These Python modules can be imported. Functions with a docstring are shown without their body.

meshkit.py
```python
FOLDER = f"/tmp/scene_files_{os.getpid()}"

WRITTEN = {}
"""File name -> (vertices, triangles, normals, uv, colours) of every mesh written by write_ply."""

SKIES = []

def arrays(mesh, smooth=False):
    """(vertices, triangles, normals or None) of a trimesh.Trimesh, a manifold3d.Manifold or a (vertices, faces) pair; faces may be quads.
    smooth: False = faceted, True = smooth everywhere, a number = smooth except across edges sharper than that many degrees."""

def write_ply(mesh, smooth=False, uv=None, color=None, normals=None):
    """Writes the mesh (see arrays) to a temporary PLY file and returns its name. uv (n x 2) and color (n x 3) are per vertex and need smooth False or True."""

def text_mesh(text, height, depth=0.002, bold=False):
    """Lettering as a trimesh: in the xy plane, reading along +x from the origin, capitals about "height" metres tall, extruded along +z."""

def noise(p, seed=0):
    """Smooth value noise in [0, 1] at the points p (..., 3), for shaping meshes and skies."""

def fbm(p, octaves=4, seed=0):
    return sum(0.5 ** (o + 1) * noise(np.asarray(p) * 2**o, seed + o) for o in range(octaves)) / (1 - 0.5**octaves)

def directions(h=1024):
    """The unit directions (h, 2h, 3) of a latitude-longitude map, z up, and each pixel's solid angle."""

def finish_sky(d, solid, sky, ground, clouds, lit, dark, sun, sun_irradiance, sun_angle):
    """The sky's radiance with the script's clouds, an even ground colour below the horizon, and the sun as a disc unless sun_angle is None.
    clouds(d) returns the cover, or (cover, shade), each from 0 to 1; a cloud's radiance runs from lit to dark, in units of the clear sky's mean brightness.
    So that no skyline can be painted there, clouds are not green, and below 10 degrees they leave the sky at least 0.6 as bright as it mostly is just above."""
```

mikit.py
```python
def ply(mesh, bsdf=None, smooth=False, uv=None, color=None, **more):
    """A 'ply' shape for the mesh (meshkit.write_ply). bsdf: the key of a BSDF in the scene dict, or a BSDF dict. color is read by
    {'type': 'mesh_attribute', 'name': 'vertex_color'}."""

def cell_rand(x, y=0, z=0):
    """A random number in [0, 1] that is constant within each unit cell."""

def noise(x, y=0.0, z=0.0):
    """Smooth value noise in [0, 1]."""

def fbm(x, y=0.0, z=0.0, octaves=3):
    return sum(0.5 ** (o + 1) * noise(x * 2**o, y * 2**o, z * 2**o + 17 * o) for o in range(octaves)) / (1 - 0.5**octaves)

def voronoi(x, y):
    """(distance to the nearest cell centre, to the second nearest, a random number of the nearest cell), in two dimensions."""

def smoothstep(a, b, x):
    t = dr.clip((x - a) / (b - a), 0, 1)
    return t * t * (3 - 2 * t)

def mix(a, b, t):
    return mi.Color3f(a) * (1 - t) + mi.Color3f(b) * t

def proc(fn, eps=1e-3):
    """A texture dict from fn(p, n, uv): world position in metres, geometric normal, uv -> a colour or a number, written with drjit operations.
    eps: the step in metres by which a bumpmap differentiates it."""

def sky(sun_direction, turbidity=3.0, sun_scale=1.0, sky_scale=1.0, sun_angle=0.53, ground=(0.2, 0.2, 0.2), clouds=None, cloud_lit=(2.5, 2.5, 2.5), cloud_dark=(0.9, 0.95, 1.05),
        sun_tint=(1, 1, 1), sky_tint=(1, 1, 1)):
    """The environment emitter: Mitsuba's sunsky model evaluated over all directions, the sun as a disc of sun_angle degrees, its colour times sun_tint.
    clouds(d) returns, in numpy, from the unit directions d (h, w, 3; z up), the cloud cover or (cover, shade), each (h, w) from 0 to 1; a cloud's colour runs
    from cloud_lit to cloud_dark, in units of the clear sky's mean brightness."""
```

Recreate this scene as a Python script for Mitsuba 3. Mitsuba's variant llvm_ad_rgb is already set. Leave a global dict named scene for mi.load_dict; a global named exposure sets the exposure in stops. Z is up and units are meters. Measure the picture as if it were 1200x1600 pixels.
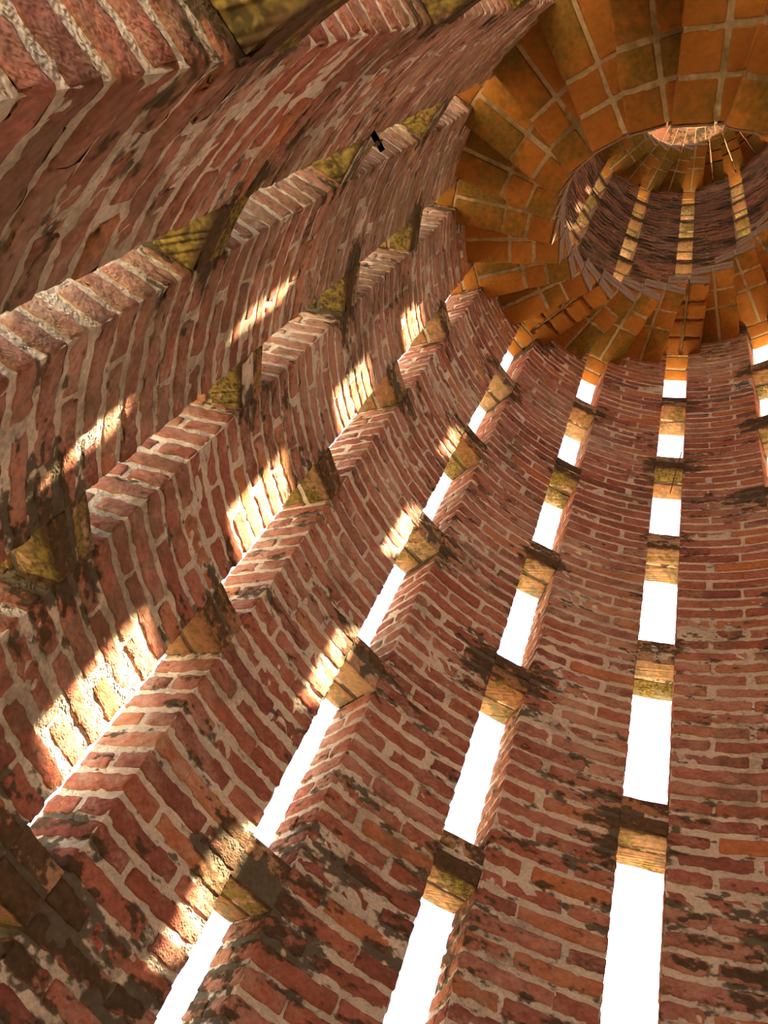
import math
import numpy as np
import drjit as dr
import trimesh
import mitsuba as mi
import mikit
import meshkit
from mikit import noise, fbm, smoothstep, mix

T = mi.ScalarTransform4f
scene, labels = {}, {}

# ----------------------------------------------------------------------------- measures (metres)
P = 0.73                      # rise between two cross-bars of a slit window = 12 brick courses
C = P / 12                    # one course
R = 1.5350 * P                # inner radius of the tower
TW = 0.20                     # wall thickness
N = 14                        # slits around
DL = 2 * math.pi / N
PH = -0.5340                  # direction of slit number 0
HW = 0.06016                  # half angle of a slit
ZC = 2.75 * P                 # height of the eye
Z0, DZ = 2.1988, 0.4810       # cross-bar tops: ZC + P (Z0 + n - DZ k)
S0, SDZ = 7.15, 0.5           # step undersides: ZC + P (S0 - SDZ k)
HTOP = ZC + 16.2 * P
HCEIL = ZC + 17.4 * P            # underside of the roof over the open top storey

# ----------------------------------------------------------------------------- camera
EYE = np.array([-1.11945 * P, 0.81303 * P, ZC])
FPX, VX, VY = 1184.65, 1101.1, -38.97      # focal length and zenith point in pixels of 1200 x 1600
_up = np.array([VX - 600, VY - 800, FPX]); _up /= np.linalg.norm(_up)
_x = np.array([0, 0, 1.0]) - _up * _up[2]; _x /= np.linalg.norm(_x)
M = np.array([_x, np.cross(_up, _x), _up])  # (right, down, forward) -> world
scene['camera'] = {'type': 'perspective', 'fov': 2 * math.degrees(math.atan(600 / FPX)), 'fov_axis': 'x', 'near_clip': 0.02,
                   'to_world': T().look_at(origin=EYE.tolist(), target=(EYE + M[:, 2]).tolist(), up=(-M[:, 1]).tolist())}

# ----------------------------------------------------------------------------- light
SUN_A = PH + DL * 3.135       # the way the sunlight travels
SUN_T = 1.46                 # tangent of its height


def haze(d):
    """thin broken cloud"""
    a = meshkit.fbm(d * [2.2, 2.2, 4.0] + 3, 4, 2)
    return np.clip(0.45 + 1.6 * (a - 0.45), 0.15, 0.9), np.clip(2 * (a - 0.5), 0, 0.5)


scene['sky'] = mikit.sky((-math.cos(SUN_A), -math.sin(SUN_A), SUN_T), turbidity=3.5, sun_scale=1.3, sky_scale=0.85, sun_angle=0.6, sun_tint=(1.0, 0.90, 0.75), ground=(0.34, 0.32, 0.27),
                         clouds=haze, cloud_lit=(1.25, 1.25, 1.25), cloud_dark=(0.95, 1.0, 1.1))
exposure = 4.6

# ----------------------------------------------------------------------------- materials
ZCP = ZC


def polar(p):
    """slit coordinate k and height in cross-bar spacings above the eye"""
    k = (dr.atan2(p.y, p.x) - PH) / DL
    return k, (p.z - ZCP) / P


def mould(p, more=0.0):
    """black biofilm: in ragged patches, often round the ends of the cross-bars, else along the courses"""
    k, z = polar(p)
    kk = dr.floor(k + 0.5)
    dk = dr.abs(k - kk)
    m = z - Z0 + DZ * kk
    lv = dr.floor(m + 0.5)
    m = m - lv + 0.1
    luck = mikit.cell_rand(kk * 2 + dr.select(k > kk, 1, 0), lv, 3)
    near = dr.exp(-dr.square(m / 0.15)) * (1 - smoothstep(0.10, 0.25 + 0.3 * luck, dk)) * (0.25 + 0.9 * luck)
    low = 0.11 * (1 - smoothstep(1.0, 3.0, z)) * (1 - smoothstep(1.8, 2.4, k))
    low = low + 0.15 * smoothstep(1.5, 2.6, k) * (1 - smoothstep(0.5, 0.95, z)) * (1 - smoothstep(3.6, 4.6, k))
    high = 0.13 * smoothstep(7.0, 8.6, z)
    big = fbm(p.x * 4.0, p.y * 4.0, p.z * 5.0, 3)
    spot = fbm(p.x * 15 + 7, p.y * 15, p.z * 30, 3)
    fine = fbm(p.x * 60, p.y * 60, p.z * 75, 3)
    v = 0.33 * near + 0.50 * big + 0.62 * spot + 0.36 * fine + low + high + more
    return smoothstep(0.89, 0.99, v)


def grime(p):
    """brown earthy film in blotches and runs, on the damp side and on the upper turns"""
    k, z = polar(p)
    a = fbm(p.x * 5 + 3, p.y * 5, p.z * 3.2, 3)
    b = fbm(p.x * 24, p.y * 24, p.z * 20 + 6, 3)
    c = fbm(p.x * 120, p.y * 120, p.z * 120, 2)
    side = 0.13 * smoothstep(2.8, 4.2, k) + 0.16 * smoothstep(6.5, 8.5, z)
    return smoothstep(0.56, 0.80, 0.55 * a + 0.38 * b + 0.2 * c + side)


def bloom(p):
    """pale lime bloom and lichen in patches"""
    a = fbm(p.x * 2.3 + 9, p.y * 2.3, p.z * 1.7, 3)
    b = fbm(p.x * 26, p.y * 26 + 5, p.z * 26, 3)
    c = fbm(p.x * 140, p.y * 140, p.z * 140, 2)
    k, z = polar(p)
    more = 0.15 * smoothstep(2.2, 4.2, k) * smoothstep(1.2, 3.0, z)
    return smoothstep(0.50, 0.78, 0.52 * a + 0.40 * b + 0.26 * c + more)


def grain(p):
    return fbm(p.x * 90, p.y * 90, p.z * 90, 3), noise(p.x * 420, p.y * 420, p.z * 420)


def wall_brick(p, n, uv):
    t, st = uv.x, uv.y
    plum, red, rose, orange = (0.28, 0.104, 0.078), (0.42, 0.148, 0.094), (0.47, 0.195, 0.138), (0.54, 0.21, 0.09)
    c = mix(mix(plum, red, smoothstep(0.0, 0.35, t)), mix(rose, orange, smoothstep(0.72, 1.0, t)), smoothstep(0.4, 0.7, t))
    g, h = grain(p)
    c = c * (0.66 + 0.68 * g)
    c = c * (0.86 + 0.28 * fbm(p.x * 14, p.y * 14, p.z * 14, 2))
    c = dr.select(h > 0.86, c * 0.5, c)
    c = mix(c, (0.64, 0.45, 0.32), bloom(p) * (0.45 + 0.5 * st) * 0.85)
    c = mix(c, mix((0.10, 0.07, 0.042), (0.24, 0.18, 0.115), g), grime(p) * 0.6)
    return mix(c, mix((0.045, 0.035, 0.022), (0.13, 0.10, 0.06), g), mould(p) * 0.92)


def mortar(p, n, uv):
    g, h = grain(p)
    g2 = noise(p.x * 210, p.y * 210, p.z * 210)
    c = mix((0.54, 0.455, 0.34), (0.98, 0.90, 0.72), 0.55 * g + 0.45 * g2)
    c = c * (0.80 + 0.40 * fbm(p.x * 9, p.y * 9, p.z * 9, 2))
    c = dr.select(h > 0.88, c * 0.42, c)
    c = mix(c, mix((0.12, 0.10, 0.06), (0.34, 0.29, 0.18), g), grime(p) * 0.55)
    return mix(c, mix((0.05, 0.04, 0.025), (0.12, 0.10, 0.06), g), mould(p, 0.05) * 0.88)


def step_mortar(p, n, uv):
    g, h = grain(p)
    c = mix((0.34, 0.27, 0.16), (0.62, 0.51, 0.33), g)
    a = 0.62 * fbm(p.x * 4.2, p.y * 4.2, p.z * 4.2 + 1, 3) + 0.3 * fbm(p.x * 40, p.y * 40, p.z * 40, 3)
    c = mix(c, (0.22, 0.16, 0.07), smoothstep(0.44, 0.58, a) * 0.75)
    return c * (0.8 + 0.4 * fbm(p.x * 11, p.y * 11, p.z * 11, 2))


def bar_brick(p, n, uv):
    """brick of the cross-bars: ochre, with olive moss"""
    g, h = grain(p)
    c = mix((0.42, 0.22, 0.115), (0.54, 0.36, 0.22), uv.x) * (0.60 + 0.8 * g)
    c = dr.select(h > 0.86, c * 0.35, c)
    k, z = polar(p)
    depth = dr.hypot(p.x, p.y) - R
    tuft = fbm(p.x * 60, p.y * 60, p.z * 60, 3)
    moss = 0.5 * fbm(p.x * 8, p.y * 8, p.z * 8 + 3, 3) + 0.4 * tuft + 0.22 * uv.y
    moss = smoothstep(0.54, 0.66, moss + 0.17 * smoothstep(2.5, 4.5, k))
    green = mix((0.055, 0.05, 0.018), (0.30, 0.235, 0.06), smoothstep(0.3, 0.7, 0.6 * tuft + 0.4 * noise(p.x * 170, p.y * 170, p.z * 170)))
    c = mix(c, green, moss * 0.9)
    # grey weathered crust on the outer halves
    crust = smoothstep(0.48, 0.60, 0.5 * fbm(p.x * 20, p.y * 20, p.z * 20 + 8, 3) + 0.35 * tuft + 1.1 * (depth - 0.09))
    c = mix(c, mix((0.13, 0.115, 0.075), (0.32, 0.28, 0.19), g), crust * 0.8)
    skin = dr.hypot(p.x, p.y) - R + 0.03 * (fbm(p.x * 40, p.y * 40, p.z * 40, 3) - 0.5)
    film = 0.6 * fbm(p.x * 12, p.y * 12, p.z * 18, 3) + 0.5 * fbm(p.x * 75, p.y * 75, p.z * 75, 3)
    film = smoothstep(0.40, 0.56, film + 0.35 * (uv.y - 0.45) + 0.2 * (1 - smoothstep(0.5, 1.1, z)) * smoothstep(2.0, 3.0, k)) * (1 - smoothstep(0.006, 0.02, skin))
    c = mix(c, mix((0.05, 0.04, 0.028), (0.17, 0.10, 0.06), g), film * 0.93)
    return c


def step_brick(p, n, uv):
    """brick of the steps: terracotta, with olive algae on some and shade painted on the upper turn"""
    g, h = grain(p)
    c = mix((0.34, 0.128, 0.034), (0.50, 0.21, 0.05), uv.x)
    c = c * (0.80 + 0.34 * g) * (0.85 + 0.3 * fbm(p.x * 13, p.y * 13, p.z * 13, 2))
    c = dr.select(h > 0.93, c * 0.45, c)
    a = 0.10 * smoothstep(10.0, 12.5, (p.z - ZCP) / P) + 0.62 * fbm(p.x * 4.2, p.y * 4.2, p.z * 4.2 + 1, 3) + 0.25 * fbm(p.x * 40, p.y * 40, p.z * 40, 3) + 0.40 * (uv.y - 0.2)  # height term paints in the weaker light of the upper turn; the rest is algae
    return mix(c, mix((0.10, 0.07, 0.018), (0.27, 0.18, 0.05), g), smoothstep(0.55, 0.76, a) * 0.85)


def cut_end(p, n, uv):
    g, h = grain(p)
    c = mix((0.14, 0.085, 0.055), (0.40, 0.27, 0.19), 0.6 * g + 0.4 * fbm(p.x * 9, p.y * 9, p.z * 60, 3))
    return mix(c, (0.5, 0.42, 0.33), smoothstep(0.62, 0.8, fbm(p.x * 30, p.y * 30, p.z * 90, 3)) * 0.6)


def relief(p, n, uv):
    return fbm(p.x * 55, p.y * 55, p.z * 55, 4) + 0.35 * noise(p.x * 330, p.y * 330, p.z * 330)


def saw(p, n, uv):
    """diagonal wire marks of the cut faces"""
    a = (p.x * 0.8 - p.y * 0.6 + 0.4 * p.z)
    return fbm(p.x * 55, p.y * 55, p.z * 55, 3) + 0.7 * noise(a * 170, p.z * 20, 0.0)


def earth(p, n, uv):
    g = fbm(p.x * 1.5, p.y * 1.5, 0.0, 4)
    return mix((0.24, 0.25, 0.13), (0.50, 0.44, 0.34), smoothstep(0.3, 0.6, g)) * (0.7 + 0.6 * noise(p.x * 60, p.y * 60))


def bumpy(name, colour, bump, scale):
    scene[name] = {'type': 'twosided', 'bsdf': {'type': 'bumpmap', 'arbitrary': mikit.proc(bump, eps=1.5e-3), 'scale': scale,
                                                'bsdf': {'type': 'diffuse', 'reflectance': mikit.proc(colour)}}}


bumpy('mat_brick', wall_brick, relief, 0.007)
bumpy('mat_mortar', mortar, relief, 0.012)
bumpy('mat_cut_end', cut_end, relief, 0.006)
bumpy('mat_step_mortar', step_mortar, relief, 0.006)
bumpy('mat_bar', bar_brick, saw, 0.007)
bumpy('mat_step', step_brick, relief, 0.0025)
scene['mat_earth'] = {'type': 'diffuse', 'reflectance': mikit.proc(earth)}
scene['mat_iron'] = {'type': 'principled', 'base_color': {'type': 'rgb', 'value': [0.10, 0.055, 0.04]}, 'roughness': 0.7, 'metallic': 0.3}
scene['mat_straw'] = {'type': 'twosided', 'bsdf': {'type': 'diffuse', 'reflectance': {'type': 'rgb', 'value': [0.16, 0.08, 0.05]}}}

# ----------------------------------------------------------------------------- mesh helpers
rng = np.random.default_rng(7)


def tag(key, label=None, category=None, group=None, kind=None):
    labels[key] = {a: b for a, b in (('label', label), ('category', category), ('group', group), ('kind', kind)) if b}


def surface_box(nx, ny, nz):
    """vertices (in 0..1) and quads of a box whose faces are grids; nx, ny, nz: the sorted grid lines in 0..1"""
    index, verts, quads = {}, [], []

    def vid(i, j, k):
        if (i, j, k) not in index:
            index[(i, j, k)] = len(verts)
            verts.append((nx[i], ny[j], nz[k]))
        return index[(i, j, k)]
    a, b, c = len(nx) - 1, len(ny) - 1, len(nz) - 1
    for i in range(a):
        for j in range(b):
            quads.append([vid(i, j, 0), vid(i, j + 1, 0), vid(i + 1, j + 1, 0), vid(i + 1, j, 0)])
            quads.append([vid(i, j, c), vid(i + 1, j, c), vid(i + 1, j + 1, c), vid(i, j + 1, c)])
    for i in range(a):
        for k in range(c):
            quads.append([vid(i, 0, k), vid(i + 1, 0, k), vid(i + 1, 0, k + 1), vid(i, 0, k + 1)])
            quads.append([vid(i, b, k), vid(i, b, k + 1), vid(i + 1, b, k + 1), vid(i + 1, b, k)])
    for j in range(b):
        for k in range(c):
            quads.append([vid(0, j, k), vid(0, j, k + 1), vid(0, j + 1, k + 1), vid(0, j + 1, k)])
            quads.append([vid(a, j, k), vid(a, j + 1, k), vid(a, j + 1, k + 1), vid(a, j, k + 1)])
    return np.array(verts, float), np.array(quads, int)


def lines(length, r, step):
    n = max(1, int(round((length - 2 * r) / step)))
    inner = np.linspace(r, length - r, n + 1)
    return np.concatenate([[0], inner, [length]]) / length


def brick(lo, hi, r=0.006, step=0.03, rough=0.0016, seed=0, chip=0.0):
    """A worn brick between the corners lo and hi: rounded edges, uneven faces. (vertices, triangles)"""
    lo, hi = np.asarray(lo, float), np.asarray(hi, float)
    d = hi - lo
    v, q = surface_box(*(lines(d[i], r, step) for i in range(3)))
    v = v * d
    inner = np.clip(v, r, d - r)
    e = v - inner
    ln = np.linalg.norm(e, axis=1, keepdims=True)
    nrm = np.where(ln > 0, e / np.maximum(ln, 1e-9), 0)
    v = inner + nrm * r
    off = seed * 13.7
    if rough:
        big = meshkit.fbm(v * 22 + off, 2, seed) - 0.5
        small = meshkit.fbm(v * 95 + off, 2, seed + 5) - 0.5
        edge = (np.count_nonzero(np.abs(e) > 1e-9, axis=1) > 1)[:, None]
        v = v + nrm * (rough * 2.2 * big[:, None] + rough * 1.6 * small[:, None] * (1 + 1.5 * edge))
        if chip:
            at = meshkit.fbm(v * 30 + off + 50, 2, seed + 9)[:, None]
            v = v - nrm * edge * chip * np.clip((at - 0.55) * 5, 0, 1)
    return v + lo, np.vstack([q[:, [0, 1, 2]], q[:, [0, 2, 3]]])


def lowbrick(lo, hi):
    lo, hi = np.asarray(lo, float), np.asarray(hi, float)
    v, q = surface_box([0, 1], [0, 1], [0, 1])
    return v * (hi - lo) + lo, np.vstack([q[:, [0, 1, 2]], q[:, [0, 2, 3]]])


def bend(v):
    """(u along the inner face, depth, z) -> the tower's curve, centred on the x axis"""
    a, r = v[:, 0] / R, R + v[:, 1]
    return np.stack([r * np.cos(a), r * np.sin(a), v[:, 2]], 1)


def const_uv(n, t, s):
    return np.tile([t, s], (n, 1))


def shape(mesh, mat, t=0.5, s=0.5, smooth=True):
    return mikit.ply(mesh, mat, smooth=smooth, uv=const_uv(len(mesh[0]), t, s))


def pile(parts):
    """join [(vertices, triangles, tone, stain)]"""
    vs, fs, uvs, at = [], [], [], 0
    for v, f, t, s in parts:
        vs.append(v); fs.append(f + at); uvs.append(const_uv(len(v), t, s)); at += len(v)
    return (np.vstack(vs), np.vstack(fs)), np.vstack(uvs)


def turn(a, z=0.0, tilt=None):
    t = T().rotate([0, 0, 1], math.degrees(a)).translate([0, 0, z])
    if tilt is not None:
        c = [R, 0, C / 2]
        t = t @ T().translate([c[0] + tilt[0], c[1], c[2]]).rotate([1, 0, 0], tilt[1]).rotate([0, 0, 1], tilt[2]).translate([-x for x in c])
    return t


# ----------------------------------------------------------------------------- the wall: 14 piers of bricks
WI = R * (DL / 2 - HW)                       # half width of a pier, along the inner face
J = 0.013                                    # joint
HEAD, STRE = 0.1145, 2 * WI - 0.1145 - J
BH = C - J                                   # brick height
D1 = 0.5 * (TW - J)


def course_boxes(kind):
    """the three bricks of one course, as boxes in (u, depth, z)"""
    z0, z1 = J / 2, J / 2 + BH
    b = [((-WI, 0, z0), (-WI + HEAD, TW, z1)), ((-WI + HEAD + J, 0, z0), (WI, D1, z1)), ((-WI + HEAD + J, D1 + J, z0), (WI, TW, z1))]
    if kind:
        b = [((-y[0], x[1], x[2]), (-x[0], y[1], y[2])) for x, y in b]
    return b


FINE, COARSE = {}, {}
NV = 10
for kind in (0, 1):
    for j, (lo, hi) in enumerate(course_boxes(kind)):
        for var in range(NV):
            seed = 100 * kind + 20 * j + var
            rs = np.random.default_rng(seed)
            lo2 = np.array(lo) + [0, 0, rs.uniform(-.002, .002)]
            hi2 = np.array(hi) + [0, 0, rs.uniform(-.003, .002)]
            inner = 1 if not kind else 0
            if j < 2:                        # uneven cross joint
                d = rs.uniform(-.012, .012)
                (hi2 if (j == 0) != bool(kind) else lo2)[0] += d - .002
            t = rs.random()
            s = rs.random() ** 1.6
            for store, st, rg in ((FINE, 0.016, 0.0026), (COARSE, 0.07, 0.0012)):
                v, f = brick(lo2, hi2, r=0.007 if store is FINE else 0.006, step=st, rough=rg, seed=seed, chip=0.009 if store is FINE else 0)
                store[kind, j, var] = shape((bend(v), f), 'mat_brick', t, s)


def core(z_cuts, fine):
    """the mortar that the bricks sit in, from a list of heights"""
    rec = 0.0035
    a = WI - rec
    n_in, n_side = (34, 12) if fine else (4, 2)
    prof = np.vstack([np.stack([np.full(n_side, -a), np.linspace(TW - .004, rec, n_side)], 1),
                      np.stack([np.linspace(-a, a, n_in)[1:-1], np.full(n_in - 2, rec)], 1),
                      np.stack([np.full(n_side, a), np.linspace(rec, TW - .004, n_side)], 1)])
    m, nz = len(prof), len(z_cuts)
    v = np.zeros((nz, m, 3))
    v[..., :2] = prof[None]
    v[..., 2] = np.asarray(z_cuts)[:, None]
    flat = v.reshape(-1, 3)
    if fine:
        nr = np.zeros((m, 2)); nr[:n_side, 0] = -1; nr[-n_side:, 0] = 1; nr[n_side - 1:m - n_side + 1, 1] = -1
        d = 0.0085 * (meshkit.fbm(flat * 45, 3, 3) - 0.5) + 0.005 * (meshkit.fbm(flat * 9 + 4, 2, 8) - 0.5)
        flat = flat + np.tile(np.hstack([nr, np.zeros((m, 1))]), (nz, 1)) * d[:, None]
    i, j = np.meshgrid(np.arange(nz - 1), np.arange(m), indexing='ij')
    j2 = (j + 1) % m
    q = np.stack([i * m + j, (i + 1) * m + j, (i + 1) * m + j2, i * m + j2], -1).reshape(-1, 4)
    return bend(flat), np.vstack([q[:, [0, 1, 2]], q[:, [0, 2, 3]]])


Z_LO = ZC + 0.15 * P
N_LO = int(round(Z_LO / C))                  # first course built brick by brick
NCOURSE = int(HTOP / C)
WALL_LABEL = {
    13: 'brick wall pier right of the nearly upright slit window, wide reddish courses down to the lower right corner',
    12: 'brick wall pier at the right edge, seen only up high beyond the slit at the edge',
    0: 'brick wall pier left of the nearly upright slit window, dark red courses with black mould',
    1: 'brick wall pier between the second and the third slit window from the right',
    2: 'brick wall pier in the middle with short sun patches along its left edge, one over a mouldy corner',
    3: 'brick wall pier crossed by the brightest sun patches beside a thin strip of sky',
    4: 'brick wall pier at the left with two narrow sun streaks and pinkish courses',
    5: 'nearest brick wall pier, steeply foreshortened across the upper left corner'}
fine_core_z = np.arange(Z_LO - 0.1, ZC + 5.6 * P, 0.013)
for i in range(N):
    ac = PH + DL * (i + 0.5)
    key = 'wall_pier' if i == 0 else f'wall_pier_{i:03d}'
    seen = i in WALL_LABEL
    zs = np.arange(0, HTOP + 1e-6, HTOP / 60)
    if seen:
        top = ZC + P * (S0 - SDZ * (i - 13 if i >= 12 else i) + 1.2) if i != 12 else ZC
        top = (ZC + P * (S0 - SDZ * ((i - 14) if i >= 12 else i) + 0.9))
        fz = np.arange(Z_LO - 0.1, top, 0.013 if 2 <= i <= 5 else 0.02)
        zs = np.concatenate([np.linspace(0, fz[0] - .02, 6), fz, np.linspace(fz[-1] + .05, HTOP, 40)])
    scene[key] = {**mikit.ply(core(zs, seen), 'mat_mortar', smooth=50), 'to_world': turn(ac)}
    tag(key, WALL_LABEL.get(i, 'brick wall pier behind the viewpoint, out of the picture'), kind='structure')
    n_hi = int((ZC + P * (S0 - SDZ * ((i - 14) if i >= 12 else i)) + 0.35) / C) if seen and i != 12 else -1
    rs = np.random.default_rng(1000 + i)
    rest, cnt = [], 0
    for n in range(NCOURSE):
        kind = n % 2
        for j in range(3):
            if seen and N_LO <= n <= n_hi:
                store = FINE if 2 <= i <= 5 else (FINE if i in (0, 1, 13) and n < N_LO + 40 else COARSE)
                cnt += 1
                tilt = (rs.uniform(-.0025, .0025), rs.normal(0, .5), rs.normal(0, .25))
                scene[f'{key}__brick' + (f'_{cnt - 1:03d}' if cnt > 1 else '')] = {**store[kind, j, rs.integers(NV)], 'to_world': turn(ac, n * C, tilt)}
            else:
                lo, hi = course_boxes(kind)[j]
                d = rs.uniform(-.003, .003)
                v, f = lowbrick(np.array(lo) + [0, d, n * C], np.array(hi) + [0, 0, n * C])
                rest.append((bend(v), f, rs.random(), rs.random()))
    (mesh, uv) = pile(rest)
    k = key + '__far_brickwork'
    scene[k] = {**mikit.ply(mesh, 'mat_brick', smooth=False, uv=uv), 'to_world': turn(ac)}
    tag(k, kind='stuff')

# ----------------------------------------------------------------------------- the slits: cross-bars of four bricks
WS = R * HW
BAR_T = 0.155 * P


def bar_box(layer, back, d=0):
    h = (BAR_T - 0.012) / 2
    z0 = -BAR_T + layer * (h + 0.012)
    y0, y1 = (0.0, D1) if not back else (D1 + J, TW)
    return (-WS - 0.004, y0, z0), (WS + 0.004, y1, z0 + h)


BAR = {}
for layer in (0, 1):
    for back in (0, 1):
        for var in range(8):
            seed = 600 + layer * 40 + back * 20 + var
            rs = np.random.default_rng(seed)
            lo, hi = bar_box(layer, back)
            lo = np.array(lo) + [0, rs.uniform(-.004, .006) if not back else 0, rs.uniform(-.002, .002)]
            v, f = brick(lo, np.array(hi), r=0.005, step=0.025, rough=0.0016, seed=seed, chip=0.005)
            BAR[layer, back, var] = shape((bend(v), f), 'mat_bar', rs.random(), rs.random())
v, f = lowbrick((-WS - .006, 0.005, -BAR_T + .004), (WS + .006, TW - .005, -.004))
BAR_CORE = mikit.ply((bend(v), f), 'mat_mortar', smooth=False)

WINDOW_LABEL = {
    0: 'nearly upright slit window near the right edge, sky bright between its brick cross-bars',
    1: 'second slit window from the right edge that shows sky all the way up, leaning right',
    2: 'slit window in the middle leaning right, with short sun patches at its left edge',
    3: 'slit window at the left showing only a thin strip of sky beside the brightest sun patches',
    4: 'slit window with mossy cross-bars and no sky, right of the narrow sun streaks',
    5: 'slit window with olive mossy cross-bars beside the dark iron bracket',
    6: 'nearest slit window in the upper left corner under a large mossy cross-bar',
    12: 'slit window seen only above the stair at the right edge',
    13: 'slit window cut by the right edge of the picture'}
for i in range(N):
    key = 'window' if i == 0 else f'window_{i:03d}'
    a = PH + DL * i
    kk = i if i <= 11 else i - 14
    seen = i in WINDOW_LABEL
    tag(key, WINDOW_LABEL.get(i, 'slit window behind the viewpoint, out of the picture'), kind='structure')
    rs = np.random.default_rng(2000 + i)
    rest, cnt = [], 0
    for n in range(-8, 40):
        z = ZC + P * (Z0 + n - DZ * kk)
        if z < 0.15 or z > HTOP - 0.1:
            continue
        near_step = min(abs(ZC + P * (S0 - SDZ * (kk - 14 * q)) + 0.09 - (z - BAR_T / 2)) for q in range(-2, 5))
        if near_step < 0.16:                 # here a step runs into the slit instead
            continue
        if seen and -1 <= n <= 14:
            pk = f'{key}__crossbar' + (f'_{cnt:03d}' if cnt else '')
            cnt += 1
            scene[pk] = {**BAR_CORE, 'to_world': turn(a, z)}
            c2 = 0
            for layer in (0, 1):
                for back in (0, 1):
                    scene[pk + '__brick' + (f'_{c2:03d}' if c2 else '')] = {**BAR[layer, back, rs.integers(8)], 'to_world': turn(a, z)}
                    c2 += 1
        else:
            for layer in (0, 1):
                lo, hi = bar_box(layer, 0)
                v, f = lowbrick(np.array(lo) + [0, 0, z], np.array([hi[0], TW, hi[2] + z]))
                rest.append((bend(v), f, rs.random(), rs.random()))
    if rest:
        mesh, uv = pile(rest)
        k = key + '__far_crossbars'
        scene[k] = {**mikit.ply(mesh, 'mat_bar', smooth=False, uv=uv), 'to_world': turn(a)}
        tag(k, kind='stuff')

# ----------------------------------------------------------------------------- the spiral staircase
RI = 0.64
TA, TB, TJ = -0.14, 0.11, -0.018
ROWS = [(RI, 0.757), (0.771, 0.879), (0.893, 1.135)]
COLS = [(TA, TJ - 0.007), (TJ + 0.007, TB)]
LH = 0.0635
LAYERS = [0.0, LH + 0.012]


def step_boxes():
    out = []
    for l, z in enumerate(LAYERS):
        for c, (t0, t1) in enumerate(COLS):
            for r, (r0, r1) in enumerate(ROWS):
                out.append(((l, c, r), (r0, t0, z), (r1, t1, z + LH)))
    return out


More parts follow.
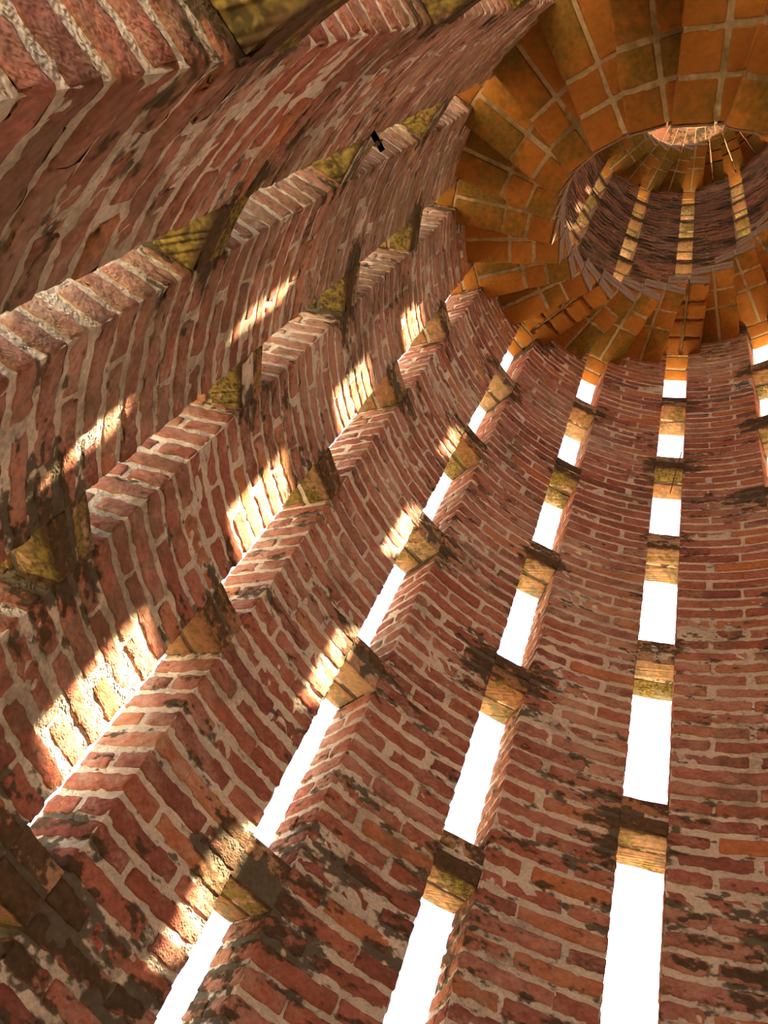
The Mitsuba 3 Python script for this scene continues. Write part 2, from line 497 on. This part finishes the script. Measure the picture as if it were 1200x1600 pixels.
STEP, STEPC = {}, {}
for (l, c, r), lo, hi in step_boxes():
    for var in range(6):
        seed = 900 + l * 200 + c * 100 + r * 20 + var
        rs = np.random.default_rng(seed)
        t, s = rs.random(), rs.random()
        d = rs.uniform(-.003, .003, 3) * [1, 1, .7]
        lo2 = np.array(lo) + d
        v, f = brick(lo2, np.array(hi) + d, r=0.006, step=0.028, rough=0.0011, seed=seed, chip=0.004)
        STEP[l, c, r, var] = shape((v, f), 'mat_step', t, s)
        STEPC[l, c, r, var] = (*lowbrick(lo2, np.array(hi) + d), t, s)
SLOT = {}
for l, z in enumerate(LAYERS):
    for b, (r0, r1) in enumerate(((1.142, 1.225), (1.238, R + TW - .004))):
        for var in range(4):
            seed = 1500 + l * 20 + b * 10 + var
            rs = np.random.default_rng(seed)
            v, f = brick((r0, -WS * r1 / R - .002, z), (r1, WS * r0 / R + .004, z + LH), r=0.006, step=0.03, rough=0.0014, seed=seed, chip=0.004)
            SLOT[l, b, var] = shape((v, f), 'mat_step', rs.random(), rs.random() * .6)
# mortar: the core between the two layers of bricks and the bed under the next step
REC = 0.005
cores = [lowbrick((RI + REC, TA + REC, REC), (1.14, TB - REC, LAYERS[1] + LH - .004)),
         lowbrick((RI + .01, TA + .008, LAYERS[1] + LH - .006), (1.14, -0.01, SDZ * P / 2 + .002))]
CORE = pile([(*c, .5, .5) for c in cores])[0]
STEP_CORE = mikit.ply(CORE, 'mat_step_mortar', smooth=False)
CORE_SLOT = mikit.ply(pile([(*c, .5, .5) for c in cores + [lowbrick((1.13, -WS, REC), (R + TW - .01, WS, LAYERS[1] + LH - .004))]])[0], 'mat_step_mortar', smooth=False)

ends = []
for z in LAYERS:
    for t0, t1 in COLS:
        v, f = brick((RI - .007, t0 - .003, z), (RI - .0005, t1 + .003, z + LH + .002), r=0.002, step=0.03, rough=0.0008, seed=int(z * 1000 + t0 * 100 + 50))
        ends.append((v, f, .5, .5))
mesh, uv = pile(ends)
STEP_END = mikit.ply(mesh, 'mat_cut_end', smooth=True, uv=uv)

# two cracked steps: crumbled bricks with open joints, the mortar gone between them
CRACKED = {}
for c, (t0, t1) in enumerate(COLS):
    for r, (r0, r1) in enumerate(ROWS):
        lo, hi = np.array([r0, t0, 0.0]), np.array([r1, t1, LH])
        cut = r0 + (r1 - r0) * (0.46 if r == 2 else 1.0)
        bits = [(lo, np.array([cut - .005, hi[1], LH]))] + ([(np.array([cut + .005, lo[1], .004]), hi)] if r == 2 else [])
        for b, (l2, h2) in enumerate(bits):
            v, f = brick(l2, h2, r=0.010, step=0.012, rough=0.0045, seed=3000 + 10 * c + 3 * r + b, chip=0.022)
            CRACKED.setdefault((c, r), []).append(shape((v, f), 'mat_step', rng.random(), rng.random() * .4))
CRACKED_CORE = mikit.ply(pile([(*c, .5, .5) for c in [lowbrick((RI + .03, TA + .03, .035), (1.14, TB - .03, LAYERS[1] + LH - .004)), cores[1],
                         lowbrick((1.13, -WS, REC), (R + TW - .01, WS, LAYERS[1] + LH - .004))]])[0], 'mat_step_mortar', smooth=False)

SK = 'spiral_staircase'
tag(SK, 'spiral staircase of terracotta brick steps winding up the wall round an open well', 'staircase')
rs = np.random.default_rng(31)
cnt, far = 0, []
for h in range(42, -70, -1):
    kc = h / 2
    z = ZC + P * (S0 - SDZ * kc)
    if z < 0.0 or z > HTOP - 0.4:
        continue
    a = PH + DL * kc
    if -14 <= kc <= 8.5:
        pk = f'{SK}__step' + (f'_{cnt:03d}' if cnt else '')
        cnt += 1
        slot = h % 2 == 0
        cracked = h in (0, 4)
        scene[pk] = {**(CRACKED_CORE if cracked else CORE_SLOT if slot else STEP_CORE), 'to_world': turn(a, z)}
        if cracked:
            labels[pk] = {'label': 'cracked step with crumbled bricks and open joints'}
        c2 = 0
        for (l, c, r), lo, hi in step_boxes():
            for d in (CRACKED[c, r] if cracked and l == 0 else [STEP[l, c, r, rs.integers(6)]]):
                scene[pk + '__brick' + (f'_{c2:03d}' if c2 else '')] = {**d, 'to_world': turn(a, z)}
                c2 += 1
        scene[pk + '__end_facing'] = {**STEP_END, 'to_world': turn(a, z)}
        labels[pk + '__end_facing'] = {'label': 'grey weathered inner end of the step'}
        if slot:
            for l in (0, 1):
                for b in (0, 1):
                    scene[pk + f'__brick_{c2:03d}'] = {**SLOT[l, b, rs.integers(4)], 'to_world': turn(a, z)}
                    c2 += 1
    else:
        ca, sa = math.cos(a), math.sin(a)
        rot = np.array([[ca, -sa, 0], [sa, ca, 0], [0, 0, 1]])
        for (l, c, r), lo, hi in step_boxes():
            v, f, t, s = STEPC[l, c, r, rs.integers(6)]
            far.append((v @ rot.T + [0, 0, z], f, t, s))
        if h % 2 == 0:
            v, f = lowbrick((1.13, -WS - .004, 0), (R + TW - .004, WS + .004, LAYERS[1] + LH))
            far.append((v @ rot.T + [0, 0, z], f, .5, .3))
mesh, uv = pile(far)
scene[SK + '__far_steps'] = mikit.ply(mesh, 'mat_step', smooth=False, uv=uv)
tag(SK + '__far_steps', kind='stuff')

# ----------------------------------------------------------------------------- the open top, its gap added to light the ceiling: posts and a brick ceiling
POST = {}
for n in range(int((HCEIL - HTOP) / (2 * C))):
    v, f = brick((R + .03, -.07, n * 2 * C), (R + .17, .07, n * 2 * C + 2 * C - .012), r=0.006, step=0.05, rough=0.002, seed=40 + n)
    POST[n] = shape((v, f), 'mat_brick', .6, .3)
for i in range(7):
    key = 'wall_post' if i == 0 else f'wall_post_{i:03d}'
    a = PH + DL * (2 * i + 0.5)
    v, f = lowbrick((R + .036, -.064, 0), (R + .164, .064, HCEIL - HTOP))
    scene[key] = {**mikit.ply((v, f), 'mat_mortar'), 'to_world': turn(a, HTOP)}
    tag(key, 'brick post carrying the roof over the added light gap, hidden behind the stair', kind='structure')
    for n, d in POST.items():
        scene[key + '__brick' + (f'_{n:03d}' if n else '')] = {**d, 'to_world': turn(a, HTOP)}
g = trimesh.creation.cylinder(radius=R + TW + .1, height=0.12, sections=56)
g.apply_translation([0, 0, HCEIL + .066])
scene['ceiling'] = mikit.ply(g, 'mat_step_mortar', smooth=False)
tag('ceiling', 'brick ceiling at the top of the tower, a bright sliver through the well', kind='structure')
cnt = 0
rs = np.random.default_rng(77)
for r0, r1 in ((0.30, 0.53), (0.545, 0.775), (0.79, 1.02), (1.035, 1.265)):
    nb = int(round(2 * math.pi * (r0 + r1) / 2 / 0.135))
    for b in range(nb):
        w0, w1 = math.pi * r0 / nb - .007, math.pi * r1 / nb - .007
        v, f = brick((r0, -1, 0), (r1, 1, .06), r=0.006, step=0.12, rough=0)
        v[:, 1] = np.sign(v[:, 1]) * (w0 + (w1 - w0) * (v[:, 0] - r0) / (r1 - r0)) * np.where(np.abs(v[:, 1]) > .999, 1, .93)
        scene['ceiling__brick' + (f'_{cnt:03d}' if cnt else '')] = {**shape((v, f), 'mat_brick', .45 + .3 * rs.random(), rs.random()), 'to_world': turn(2 * math.pi * (b + .5) / nb + r0, HCEIL)}
        cnt += 1

# ----------------------------------------------------------------------------- ground
g = trimesh.creation.cylinder(radius=30, height=0.2, sections=64)
g.apply_translation([0, 0, -0.1])
scene['ground'] = mikit.ply(g, 'mat_earth')
tag('ground', 'bare earth and grass around the foot of the tower', kind='structure')


# ----------------------------------------------------------------------------- small things
def pixel_ray(x, y):
    d = M @ np.array([x - 600, y - 800, FPX])
    return d / np.linalg.norm(d)


def strut(a, b, r, sides=8):
    """a round bar from a to b, its ends rounded off"""
    a, b = np.asarray(a, float), np.asarray(b, float)
    d = (b - a) / np.linalg.norm(b - a)
    u = np.cross(d, [0, 0, 1.0] if abs(d[2]) < .9 else [1.0, 0, 0]); u /= np.linalg.norm(u)
    w = np.cross(d, u)
    L = np.linalg.norm(b - a)
    rings = [(0, .3), (r * .4, .9), (r, 1), (L - r, 1), (L - r * .4, .9), (L, .3)]
    ang = np.arange(sides) * 2 * math.pi / sides
    v = np.vstack([a + d * t + r * q * (np.cos(ang)[:, None] * u + np.sin(ang)[:, None] * w) for t, q in rings])
    f = []
    for i in range(len(rings) - 1):
        for j in range(sides):
            f.append([i * sides + j, i * sides + (j + 1) % sides, (i + 1) * sides + (j + 1) % sides, (i + 1) * sides + j])
    q = np.array(f)
    t = np.vstack([q[:, [0, 1, 2]], q[:, [0, 2, 3]]])
    caps = [[0, j + 1, j] for j in range(1, sides - 1)] + [[(len(rings) - 1) * sides, (len(rings) - 1) * sides + j, (len(rings) - 1) * sides + j + 1] for j in range(1, sides - 1)]
    return v, np.vstack([t, np.array(caps)])


# a rusty strap that sticks out of the arris of the nearest pier
A5 = PH + DL * 5.150
base = np.array([R * math.cos(A5), R * math.sin(A5), ZC + 2.68 * P])
inw = np.array([-math.cos(A5), -math.sin(A5), 0])
tan = np.array([math.sin(A5), -math.cos(A5), 0])
out = inw * math.cos(0.35) + tan * math.sin(0.35)
side = np.cross(out, [0, 0, 1.0])
v, f = brick((-0.02, -0.007, -0.004), (0.044, 0.007, 0.004), r=0.0015, step=0.012, rough=0.0008, seed=5)
fr = np.stack([out, side, np.array([0, 0, 1.0])], 1)
scene['iron_strap__bar'] = mikit.ply((v @ fr.T + base, f), 'mat_iron', smooth=40)
scene['iron_strap__bolt'] = mikit.ply(strut(base + out * .022 - [0, 0, .010], base + out * .022 + [0, 0, .010], 0.0075, 6), 'mat_iron', smooth=False)
scene['iron_strap__pin'] = mikit.ply(strut(base + out * .022 - side * .014, base + out * .022 + side * .014, 0.003, 8), 'mat_iron', smooth=True)
tag('iron_strap', 'small rusty dark iron strap with a bolt sticking out of the nearest brick pier', 'strap')

# a dry stalk caught under a cross-bar
pts = [(-0.112, 5.27), (-0.088, 5.10), (-0.055, 4.90), (-0.024, 4.68)]
tw = []
for i in range(3):
    q = [np.array([(R - .006) * math.cos(PH + DL * k), (R - .006) * math.sin(PH + DL * k), ZC + z * P]) for k, z in (pts[i], pts[i + 1])]
    tw.append((*strut(q[0], q[1], 0.0022, 5), .5, .5))
mesh, uv = pile(tw)
scene['dry_stalk'] = mikit.ply(mesh, 'mat_straw', smooth=False)
tag('dry_stalk', 'thin dry plant stalk hanging across a cross-bar of the nearly upright slit window', 'stalk')
